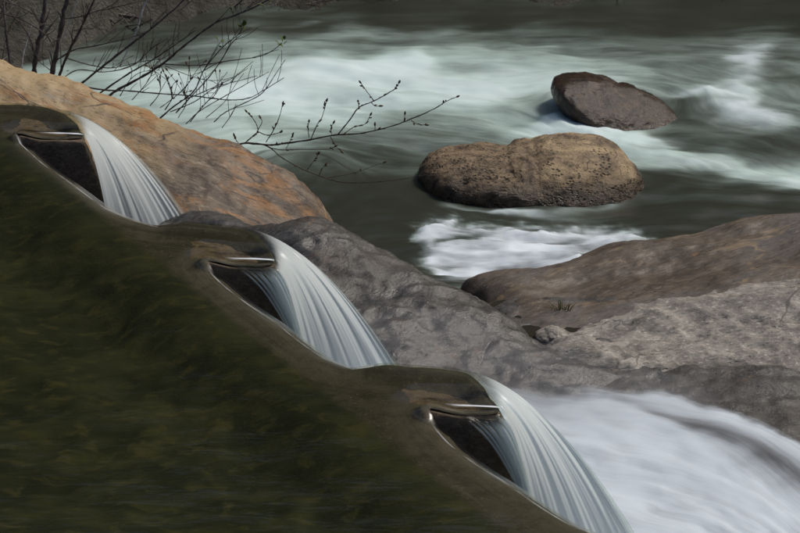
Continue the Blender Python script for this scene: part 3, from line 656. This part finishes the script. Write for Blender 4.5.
for i, s in enumerate(STEP):
    fr = G(s['front']); bl = G(s['blue']); rt = G(s['right'])
    bk = G(s['back'][-3:])
    n_in = np.array([0, 1.0])
    pl = [fr[1] + [-.09, -.026], fr[0] + [.014, -.026], rt[-2] + [.02, .02], rt[1] + [-.01, -.02], bk[-2] + [-.01, -.03], bk[0] + [-.02, -.03], bl[0] + [.06, -.06]]
    pl = np.array(pl); bm = bmesh.new()
    # dense prism so the stone can be roughened
    per = []
    for a, b in zip(pl, np.roll(pl, -1, 0)):
        m = max(2, int(np.linalg.norm(b - a) / .02)); per += [a + (b - a) * t for t in np.linspace(0, 1, m, endpoint=False)]
    per = np.array(per); c = per.mean(0); zs = [-.045] + list(np.linspace(-.048, -.95, 40)); V = []; F = []; n = len(per)
    rings = [(.0, -.044), (.3, -.044), (.6, -.044), (.85, -.044), (.97, -.045)] + [(1.0 + (.0 if z > -.1 else .0), z) for z in zs[1:]]
    for k, (sc, z) in enumerate(rings):
        for a in per: V.append([*(c + (a - c) * max(sc, .001)), z])
    V = np.array(V); rough = fbm(V * 14, 4, .6); cen = np.r_[c, 0]; dirv = V - cen; dirv[:, 2] = 0; dirv /= np.linalg.norm(dirv, axis=1)[:, None] + 1e-6
    V = V + dirv * (rough * .009 * np.where(V[:, 2] < -.08, 1, .4))[:, None]; V[:, 2] += np.where(V[:, 2] > -.047, rough * .001, 0)
    hzt = pool_height(V[:, :2] + np.array([0, .045]))[0] - .013
    V[:, 2] = np.where(V[:, 2] > -.0655, V[:, 2] + np.maximum(0, hzt + .044) * sst(fr[0][0] - .03, fr[0][0] - .12, V[:, 0]) * sst(.055, .03, lined(V[:, :2], fr)), V[:, 2])
    V[:, 0] += np.clip((-.08 - V[:, 2]) * .34, 0, .13) * sst(fr[0][0] - .05, fr[0][0], V[:, 0])
    for k in range(len(rings) - 1):
        for j in range(n): F.append((k * n + j, (k + 1) * n + j, (k + 1) * n + (j + 1) % n, k * n + (j + 1) % n))
    o = link('sill_block', mesh('sill_block', V, F), M['block_rock'], weir)

# ------------------------------------------------------------------ the falls
FL = ['uppermost waterfall, smooth white sheet beside a dry dark block face', 'middle waterfall, white sheet with thin strands over a dark face', 'lowest and largest waterfall, pouring into the white chute']
GRAV = 9.81
def crest_point(px, py):
    g = W(px, py, 0.0); return g
for i, s in enumerate(STEP):
    top = G(s['right']); root = tag(empty('waterfall', (float(top[-1][0]), float(top[-1][1]), -.8)), FL[i], 'waterfall', 'falls over the weir')
    def target(pxy, z, p0):
        if z is None: a, b, c = ray(*pxy); z = CAM_H + (p0[1] - .08) / b * c
        e = W(pxy[0], pxy[1], z); t = math.sqrt(2 * (-z) / GRAV); return (e[:2] - p0) / t
    crest = catmull(np.array(s['right'], float), 8); cg = np.array([W(a, b, 0)[:2] for a, b in crest])
    vB = target(s['B'][1], -.52, cg[0]); vC = target(s['C'][1], None, cg[-1])
    # along the crest: 0 back, 1 front corner; then along the front edge to the left
    segs = np.linalg.norm(np.diff(cg, axis=0), axis=1); cum = np.r_[0, np.cumsum(segs)] / segs.sum()
    nu = 90; U = np.linspace(0, 1, nu); cx = np.stack([np.interp(U, cum, cg[:, k]) for k in (0, 1)], -1)
    vel = vB[None] * (1 - U[:, None]) ** 1.05 + vC[None] * (1 - (1 - U[:, None]) ** 1.05)
    extra = 0
    if s['D'] is not None:                        # the overflow along the front edge
        Cc, Dd = G(s['front']); vD = target(s['D'][1], None, Dd); m = 60; T = np.linspace(0, 1, m + 1)[1:]
        cx2 = Cc + np.array([0, -.030]) + (Dd - Cc) * T[:, None] * .86; vel2 = vC[None] * (1 - T[:, None]) + vD[None] * T[:, None]
        cx = np.vstack([cx, cx2]); vel = np.vstack([vel, vel2]); extra = m
    n = len(cx); tt = np.linspace(-.05, .395, 64)
    P = np.zeros((n, len(tt), 3)); base = pool_height(cx + np.where(np.arange(n) < nu, 0, .030)[:, None] * np.array([0, 1.0]))[0]
    for k, t in enumerate(tt):
        P[:, k, :2] = cx + vel * t
        P[:, k, 2] = -.5 * GRAV * max(t, 0) ** 2
    zz = np.maximum(pool_height(P[..., :2].reshape(-1, 2))[0].reshape(n, -1), base[:, None] - .02)
    start = np.where(np.arange(n) < nu, -.004, -.052)[:, None]
    tread_z = tread(cx)[0][:, None]
    P[..., 2] += base[:, None] + .003
    P[..., 2] = np.where(tt[None] < 0, zz + .003, P[..., 2])
    rip = fbm(np.c_[np.repeat(np.arange(n) / 7.0, len(tt)), np.tile(tt * 1.5, n), np.zeros(n * len(tt))] + i * 5, 3).reshape(n, -1) * sst(0, .2, tt)[None]
    P[..., 1] -= rip * .006; P[..., 2] += rip * .003
    uu = np.r_[U, 1 + np.linspace(0, 1, extra + 1)[1:]] if extra else U
    UU = np.repeat(uu, len(tt)).reshape(n, -1); TT = np.tile(tt, (n, 1))
    foam = sst(-.02, .10, TT) * .85 * np.where(UU < .18, .35 + .65 * sst(.0, .18, UU), 1)
    foam = np.where(UU > 1, foam * (1 - .80 * sst(1.0, 1.38, UU)) + .06 * sst(0, .1, TT), foam)
    cover = sst(-.05, .03, TT) * np.where(UU > 1, sst(2.0, 1.6, UU), 1.0)
    streak = np.where(UU > 1, .85, .07 if i == 0 else .13) + 0 * UU
    me = mesh('water_sheet', P.reshape(-1, 3), gridfaces(n, len(tt))); attr(me, 'foam', foam); attr(me, 'cover', cover); attr(me, 'streak', streak)
    uvs(me, UU + i * 3.7, TT * 3)
    link('water_sheet', me, M['fall'], root)
    if s['D'] is not None:                        # separate strands that peel off the front edge
        rnd = random.Random(i + 2)
        for k, f0 in enumerate((.10, .2, .3, .42, .56, .72)):
            p0 = Cc + (Dd - Cc) * f0 + np.array([0, .006]); v0 = vC * (1 - f0) + vD * f0; t = np.linspace(0, .36, 26); wdt = (.010, .014, .008, .011, .007, .006)[k]
            z0 = float(tread(p0[None])[0][0]); L = np.stack([p0[0] + v0[0] * t, p0[1] - .040 + v0[1] * t, z0 - .006 - .5 * GRAV * t ** 2], -1)
            ww = wdt * (.5 + 1.2 * np.sin(np.clip(t / .36, 0, 1) * 2.4 + .25)); prof = [(-1, 0), (-.5, .5), (0, .7), (.5, .5), (1, 0)]
            side = np.array([1.0, -.1, .35]); side /= np.linalg.norm(side); outv = np.array([.1, -1, .2])
            Pm = np.stack([[L[j] + side * ww[j] * a + outv * ww[j] * b for a, b in prof] for j in range(len(t))])
            me = mesh('water_strand', Pm, gridfaces(*Pm.shape[:2])); a = np.tile(np.array([.0, .55, .8, .55, .0]), (len(t), 1)) * sst(0, .1, t)[:, None] * (1.1 - .5 * f0)
            attr(me, 'foam', a); attr(me, 'cover', np.clip(a * 1.6, 0, 1)); attr(me, 'streak', .5 + 0 * a); uvs(me, np.tile(np.linspace(0, .06, 5), (len(t), 1)) + k * .37, np.repeat(t * 3, 5))
            link('water_strand', me, M['fall'], root)

# ------------------------------------------------------------------ white chute at the foot of the falls
def chute():
    px = np.arange(330, 1000, 3.0); py = np.arange(318, 640, 2.5); PX, PY = np.meshgrid(px, py, indexing='ij'); q = np.stack([PX.ravel(), PY.ravel()], -1)
    edge = np.interp(q[:, 0], [330, 380, 430, 480, 540, 600, 640, 680, 720, 760, 800, 860, 1000], [332, 340, 350, 364, 379, 386, 388, 393, 402, 417, 437, 470, 540])
    wob = fbm(np.c_[q[:, 0] / 60, q[:, 1] / 25, 0 * q[:, 0]] + 3, 4)
    e = q[:, 1] - edge + wob * 5
    soft = np.interp(q[:, 0], [330, 430, 520, 600, 660, 800], [70, 70, 55, 28, 16, 20])
    cover = sst(-.1 * soft, soft, e)
    band = (q[:, 1] - np.interp(q[:, 0], [590, 640, 705, 750, 800, 900], [397, 409, 430, 452, 480, 540]) + wob * 3)     # thin water over dark rock
    wid = np.interp(q[:, 0], [590, 640, 700, 800, 900], [2, 7, 13, 21, 26]); lens = np.exp(-((band) / (wid * .8 + 1e-3)) ** 2) * sst(590, 660, q[:, 0])
    cover = cover * (1 - .38 * lens)
    foam = np.clip(.80 + .12 * wob - .42 * lens, 0, 1) * (.55 + .45 * sst(0, soft, e))
    psi = q[:, 1] - edge * 1.0 - .12 * (q[:, 0] - 450) * sst(0, 80, e) + 4 * wob; u = q[:, 0] + .6 * q[:, 1]
    P = W(PX, PY, -.755).reshape(-1, 3); st = fbm(np.c_[u / 120, psi / 20, 0 * u], 3)
    P[:, 2] += .018 * st + .03 * np.exp(-((e - 35) / 30) ** 2) * sst(480, 620, q[:, 0])
    P[:, 2] -= sst(600, 1000, q[:, 0]) * .02
    me = mesh('chute_water', P, gridfaces(*PX.shape)); attr(me, 'foam', foam); attr(me, 'white', .75 + 0 * u); attr(me, 'cover', cover); uvs(me, u, psi)
    tag(link('chute_water', me, M['chute']), kind='structure')
chute()

def mist():
    n = N('spray_mist'); pv = n.n('VolumePrincipled'); pv.inputs['Color'].default_value = (.93, .95, 1, 1); pv.inputs['Density'].default_value = .55; pv.inputs['Anisotropy'].default_value = .2
    n.l(pv.outputs[0], n.out.inputs['Volume']); bm = bmesh.new()
    for px_, py_, z, rx, ry, rz in ((420, 352, -.68, .45, .36, .17), (510, 378, -.70, .5, .3, .13), (590, 402, -.72, .6, .35, .10)):
        c = W(px_, py_, z); r = bmesh.ops.create_icosphere(bm, subdivisions=4, radius=1)
        for v in r['verts']: v.co = Vector((v.co.x * rx, v.co.y * ry, v.co.z * rz)) + Vector(c)
    me = bpy.data.meshes.new('spray_mist'); bm.to_mesh(me); bm.free()
    o = bpy.data.objects.new('spray_mist', me); COL.objects.link(o); me.materials.append(n.m); tag(o, 'thin white spray drifting from the foot of the falls', 'mist', kind='stuff')
mist()

# small rain pools on the shelf, the flat stone between them, a tuft of grass
def puddle(pts, z):
    c = np.array([W(a, b, z)[:2] for a, b in pts]); c = smooth_poly(c, 3); n = len(c)
    v = np.c_[c, np.full(n, z)]; me = bpy.data.meshes.new('puddle_water'); me.from_pydata(v.tolist(), [], [tuple(range(n))]); me.update()
    n_ = bpy.data.objects.new('puddle_water', me); COL.objects.link(n_); me.materials.append(M['puddle']); tag(n_, kind='structure')
nn = N('still_water'); M['puddle'] = nn.done(nn.bsdf((.026, .023, .018), .1, ior=1.33))
puddle([(488, 300), (540, 299), (604, 303), (622, 325), (606, 346), (560, 352), (520, 346), (488, 330)], -.822)
boulder('flat_stone', M['pale_rock'], [(534, 336), (545, 331), (562, 332), (572, 337), (566, 345), (545, 346)], 8.5, .09, 'small flat pale stone between two dark puddles', sub=5, amp=.006, freq=9, fine=.004)
def tuft():
    b = Wd(561, 309, 8.82); root = tag(empty('grass_tuft', tuple(b)), 'small tuft of green grass at the foot of the brown slab', 'grass'); rnd = random.Random(3)
    for k in range(26):
        a = rnd.uniform(0, 6.28); r = rnd.uniform(0, .05); h = rnd.uniform(.03, .075); ln = rnd.uniform(.01, .04)
        p0 = b + np.array([r * math.cos(a), r * math.sin(a) * .6, -.02]); p1 = p0 + [ln * .4 * math.cos(a), ln * .4 * math.sin(a), h * .65]; p2 = p0 + [ln * math.cos(a), ln * math.sin(a), h]
        link('blade', tube('blade', [p0, p1, p2], .0028, .0006, 4, 2), M['grass'], root)
tuft()

# ------------------------------------------------------------------ bare shrubs
bud_me = {}
def bud_mesh():
    if 'm' not in bud_me:
        bm = bmesh.new(); bmesh.ops.create_icosphere(bm, subdivisions=2, radius=1)
        for v in bm.verts:
            t = v.co.z; k = (1 - .45 * t) if t > 0 else 1; v.co.x *= .42 * k; v.co.y *= .42 * k
        me = bpy.data.meshes.new('bud'); bm.to_mesh(me); bm.free(); me.materials.append(M['bud']); bud_me['m'] = me
        me.polygons.foreach_set('use_smooth', np.ones(len(me.polygons), bool))
    return bud_me['m']
def leaf_mesh():
    if 'l' not in bud_me:
        v, f = [], []
        for j in range(6):
            t = j / 5; wv = .32 * math.sin(math.pi * min(1, t * .93 + .05)); z = .15 * math.sin(t * 2.5)
            v += [(-wv, z + wv * .3, t), (0, z, t), (wv, z + wv * .3, t)]
            if j:
                b = 3 * (j - 1); f += [(b, b + 1, b + 4, b + 3), (b + 1, b + 2, b + 5, b + 4)]
        me = bpy.data.meshes.new('leaf'); me.from_pydata(v, [], f); me.update(); me.materials.append(M['leaf']); bud_me['l'] = me
    return bud_me['l']
def put(me, name, p, direction, size, parent):
    o = bpy.data.objects.new(name, me); COL.objects.link(o); o.parent = parent; o.matrix_parent_inverse.identity()
    o.rotation_euler = Vector(direction).to_track_quat('Z', 'Y').to_euler(); o.scale = (size,) * 3
    o.location = Vector(p) - Vector(parent.location); return o
srnd = random.Random(12); BACK = .5
def shrub(label, base, limbs, name='bare_shrub'):
    root = tag(empty(name, tuple(base)), label, 'shrub')
    for L in limbs:
        pts, d0, d1, r0, r1 = L['p'], L['d'][0], L['d'][1], L['r'][0], L['r'][1]
        r0, r1 = r0 * .85, r1 * .85; k = len(pts); P = np.array([Wd(a, b, BACK + d0 + (d1 - d0) * j / (k - 1)) for j, (a, b) in enumerate(pts)])
        px = .00053 * (d0 + d1) / 2 * 1.05
        nm = L.get('n', 'twig'); o = link(nm, tube(nm, P, r0 * px, r1 * px, 7 if r0 > 1 else 5, 6, .10), M[L.get('m', 'bark')], root)
        C = catmull(P, 8); T = np.gradient(C, axis=0)
        for q in range(int(L.get('side', 0) * 1.4)):                # short side twigs
            j = srnd.randrange(int(len(C) * .25), len(C) - 1); t = Vector(T[j]).normalized(); a = Vector((srnd.uniform(-1, 1), srnd.uniform(-.6, .6), srnd.uniform(-.2, 1.0))).normalized()
            dr = (t * .8 + a * .8).normalized(); ln = srnd.uniform(.04, .20) * L.get('sl', 1); p0 = C[j]; p1 = p0 + np.array(dr) * ln * .5 + np.array((0, 0, .012)); p2 = p0 + np.array(dr) * ln + np.array((srnd.uniform(-.02, .02), 0, srnd.uniform(0, .05)))
            link('twig', tube('twig', [p0, p1, p2], max(.3 * px, r1 * px * .7), .28 * px, 5, 3), M[L.get('m', 'bark')], root)
            if L.get('buds'): put(bud_mesh(), 'bud', p2, p2 - p1, srnd.uniform(.009, .014), root)
        for q in range(L.get('buds', 0)):
            j = srnd.randrange(int(len(C) * .2), len(C) - 1); t = Vector(T[j]).normalized(); a = Vector((srnd.uniform(-1, 1), srnd.uniform(-1, .3), srnd.uniform(-.5, 1))).normalized(); dr = (t + a * .8).normalized()
            put(bud_mesh(), 'bud', Vector(C[j]) + dr * .011, dr, srnd.uniform(.008, .013), root)
        if L.get('buds'): put(bud_mesh(), 'bud', Vector(C[-1]), Vector(T[-1]).normalized(), .014, root)
        for q in range(L.get('leaves', 0)):
            dr = Vector((srnd.uniform(-1, 1), srnd.uniform(-.8, .5), srnd.uniform(.0, 1.3))).normalized()
            put(leaf_mesh(), 'leaf', Vector(C[-1]) + Vector((srnd.uniform(-.02, .02), 0, srnd.uniform(-.03, .02))), dr, srnd.uniform(.025, .045), root)
    return root
D = dict
shrub('bare dark shrub of upright stems at the top left', Wd(40, 95, 10.9), [
    D(p=[(2, -12), (4, 10), (6, 30), (10, 62), (12, 80)][::-1], d=(10.8, 11), r=(1.9, 1.3), n='stem', side=2), D(p=[(32, 92), (34, 72), (38, 45), (43, 18), (47, -14)], d=(10.9, 11), r=(3.2, 2.4), n='stem', side=3),
    D(p=[(48, 95), (52, 76), (57, 50), (62, 22), (70, -14)], d=(10.7, 10.8), r=(3.4, 2.3), n='stem', side=4), D(p=[(54, 92), (60, 74), (70, 49), (82, 26), (98, -8)], d=(10.75, 10.6), r=(2.0, 1.1), n='stem', side=5),
    D(p=[(-10, 11), (12, 16), (30, 24), (45, 34), (54, 46)], d=(10.6, 10.6), r=(.6, .9), side=4), D(p=[(0, 0), (18, 6), (34, 15), (41, 26)], d=(10.7, 10.8), r=(.6, .9), side=2),
    D(p=[(64, 19), (78, 17), (92, 13), (112, 5), (125, -6)], d=(10.7, 10.5), r=(1.0, .5), side=4), D(p=[(57, 60), (74, 50), (95, 46), (120, 40), (142, 34), (158, 23), (172, 10)], d=(10.7, 10.4), r=(1.0, .5), side=8),
    D(p=[(12, 14), (22, 26), (29, 36), (34, 49)], d=(10.9, 10.9), r=(.9, .5), m='red_bark'), D(p=[(80, -8), (74, 10), (68, 26), (62, 42)], d=(11.2, 11.2), r=(.9, .6), m='pale_bark'), D(p=[(32, 24), (27, 42), (23, 56), (22, 70)], d=(11.1, 11.0), r=(.8, .6), m='pale_bark'),
    D(p=[(86, 2), (92, 20), (108, 38)], d=(10.8, 10.8), r=(.5, .3)), D(p=[(20, 10), (8, 32), (2, 60)], d=(10.9, 10.9), r=(.5, .4)), D(p=[(50, 70), (38, 60), (30, 44)], d=(10.9, 10.9), r=(.6, .35), side=3)])
shrub('bare shrub with many dark branches slanting to the right over the rapids', Wd(90, 100, 10.4), [
    D(p=[(70, 92), (78, 86), (106, 64), (134, 42), (158, 23), (180, 4), (190, -10)], d=(10.4, 10.3), r=(1.7, .8), n='stem', side=6), D(p=[(92, 100), (106, 89), (130, 73), (149, 62), (172, 47), (196, 30)], d=(10.35, 10.2), r=(1.3, .5), n='stem', side=7),
    D(p=[(104, 100), (116, 91), (140, 78), (164, 63), (184, 46), (215, 23), (236, 15), (257, 6), (275, -4)], d=(10.3, 10.1), r=(1.8, .8), n='stem', side=7),
    D(p=[(164, 64), (182, 65), (202, 65), (235, 60), (258, 57), (272, 51), (282, 43)], d=(10.2, 10.0), r=(.8, .45), side=2, leaves=5),
    D(p=[(158, 120), (172, 108), (194, 91), (204, 70), (223, 47), (239, 34), (242, 26)], d=(10.2, 10.1), r=(1.0, .5), side=5, leaves=6), D(p=[(176, 113), (190, 98), (210, 76), (222, 59), (232, 43), (241, 35)], d=(10.15, 10.1), r=(.9, .45), side=5),
    D(p=[(60, 79), (78, 85), (104, 90), (130, 91), (151, 93), (194, 96), (228, 100), (249, 98), (266, 89), (284, 78)], d=(10.3, 10.0), r=(1.1, .5), side=7),
    D(p=[(214, 122), (226, 112), (255, 98), (265, 90), (275, 75), (285, 60)], d=(10.0, 9.95), r=(.7, .4), side=2), D(p=[(180, 101), (194, 96), (219, 85), (236, 76), (248, 68)], d=(10.1, 10), r=(.7, .35), side=4),
    D(p=[(186, 124), (200, 111), (227, 95), (250, 82), (269, 72)], d=(10.1, 10), r=(.7, .35), side=4), D(p=[(170, 112), (194, 102), (215, 88), (238, 81), (257, 76)], d=(10.1, 10), r=(.7, .35), side=4),
    D(p=[(66, 58), (90, 65), (112, 68), (140, 62), (166, 58)], d=(10.5, 10.3), r=(.8, .4), side=5), D(p=[(60, 80), (78, 70), (104, 72), (132, 66), (150, 50), (168, 38)], d=(10.5, 10.3), r=(.7, .4), side=6), D(p=[(150, -8), (142, 12), (138, 27), (130, 45), (120, 66)], d=(10.9, 10.8), r=(1.2, .8), m='pale_bark'),
    D(p=[(165, 110), (172, 98), (170, 86), (166, 76)], d=(10.1, 10.1), r=(.7, .4), side=3, buds=6), D(p=[(160, 108), (176, 96), (188, 84), (192, 78)], d=(10.1, 10.1), r=(.6, .4), side=4, buds=4), D(p=[(178, 118), (186, 104), (184, 92)], d=(10.05, 10), r=(.6, .4), side=4, buds=4),
    D(p=[(190, 122), (205, 104), (214, 96), (222, 84)], d=(10.05, 10), r=(.6, .4), side=4, buds=3), D(p=[(150, 106), (160, 92), (158, 78), (152, 68)], d=(10.2, 10.1), r=(.6, .35), side=4, buds=3), D(p=[(132, 100), (146, 84), (154, 70)], d=(10.2, 10.1), r=(.6, .35), side=4),
    D(p=[(222, 128), (232, 114), (236, 104)], d=(10, 9.95), r=(.5, .35), side=2), D(p=[(165, 66), (190, 76), (204, 80)], d=(10.2, 10.1), r=(.5, .3), side=3), D(p=[(206, 118), (226, 100), (232, 82), (236, 70), (242, 48)], d=(10.1, 10), r=(.5, .3)),
    D(p=[(120, 96), (130, 80), (142, 72), (160, 70)], d=(10.25, 10.2), r=(.6, .3), side=4), D(p=[(240, 4), (258, 2), (264, 8)], d=(10.1, 10.1), r=(.5, .3), leaves=4), D(p=[(226, 20), (232, 16), (234, 10)], d=(10.1, 10.1), r=(.5, .3), leaves=4), D(p=[(204, 70), (214, 52), (218, 44)], d=(10.1, 10.1), r=(.5, .3), leaves=3)])
RB = 'red_bark'
shrub('budding twig reaching out over the rapids from the ochre boulder', Wd(240, 150, 9.85), [
    D(p=[(236, 147), (245, 143), (269, 145), (284, 143.5), (311, 139.6), (335, 135), (359, 133.6), (389, 127), (410, 119.5), (434, 109), (446, 101.5), (458, 96.4)], d=(9.85, 9.4), r=(1.35, .45), n='stem', m=RB, buds=9),
    D(p=[(338, 134.5), (350, 119.5), (359, 107.5), (374, 101), (392, 91), (396, 87), (399.5, 82)], d=(9.6, 9.5), r=(.9, .5), m=RB, buds=9), D(p=[(374, 101), (366.5, 91), (360, 82)], d=(9.55, 9.5), r=(.6, .45), m=RB, buds=3), D(p=[(359, 107.5), (358, 101)], d=(9.55, 9.5), r=(.6, .4), m=RB, buds=1), D(p=[(371, 102), (375, 106), (381, 106)], d=(9.5, 9.5), r=(.5, .4), m=RB, buds=1),
    D(p=[(311, 139), (317, 125), (322, 117), (327, 100)], d=(9.7, 9.65), r=(.65, .4), m=RB, buds=7), D(p=[(309, 137), (308, 128), (309, 121)], d=(9.7, 9.65), r=(.5, .4), m=RB, buds=3), D(p=[(266, 142), (273, 131), (279, 118), (283, 103)], d=(9.8, 9.75), r=(.7, .4), m=RB, buds=8),
    D(p=[(245, 143), (253, 136), (258, 130), (254, 120), (246, 111)], d=(9.85, 9.8), r=(.8, .45), m=RB, buds=6), D(p=[(240, 145), (236, 140), (234, 135)], d=(9.85, 9.85), r=(.5, .4), m=RB, buds=3), D(p=[(257, 131), (266, 135), (275, 134), (281, 132)], d=(9.8, 9.75), r=(.6, .4), m=RB, buds=4), D(p=[(258, 130), (262, 122), (260, 117)], d=(9.8, 9.8), r=(.5, .4), m=RB, buds=2),
    D(p=[(264, 144.5), (272, 149), (281, 157), (299, 167.5), (320, 176), (341, 182), (368, 182.5), (398, 179.5), (434, 173.5)], d=(9.8, 9.5), r=(.9, .35), m=RB, buds=2), D(p=[(270, 148), (283, 150), (296, 149.5), (326, 149.5), (336, 146)], d=(9.75, 9.65), r=(.6, .35), m=RB, buds=4), D(p=[(330, 136), (336, 146), (342, 152)], d=(9.65, 9.6), r=(.5, .35), m=RB, buds=3), D(p=[(344, 134), (354, 127), (365, 124), (371, 114)], d=(9.6, 9.55), r=(.55, .35), m=RB, buds=6), D(p=[(411, 120), (417, 124), (427, 125)], d=(9.5, 9.48), r=(.5, .35), m=RB, buds=4), D(p=[(404, 122), (405, 113)], d=(9.5, 9.48), r=(.45, .35), m=RB, buds=1), D(p=[(332, 136), (331, 128), (334, 122)], d=(9.6, 9.6), r=(.45, .35), m=RB, buds=3), D(p=[(375, 130), (375, 124)], d=(9.5, 9.5), r=(.45, .4), m=RB, buds=1),
    D(p=[(286, 149), (290, 141), (293, 134)], d=(9.75, 9.7), r=(.45, .35), m=RB, buds=2), D(p=[(307, 170), (313, 162), (319, 153)], d=(9.7, 9.7), r=(.45, .3), m=RB, buds=4), D(p=[(319, 175), (322, 169), (326, 164)], d=(9.7, 9.7), r=(.4, .3), m=RB, buds=2), D(p=[(326, 178), (345, 175), (360, 171), (385, 162)], d=(9.65, 9.6), r=(.4, .25), m=RB, buds=2)], name='budding_shrub')
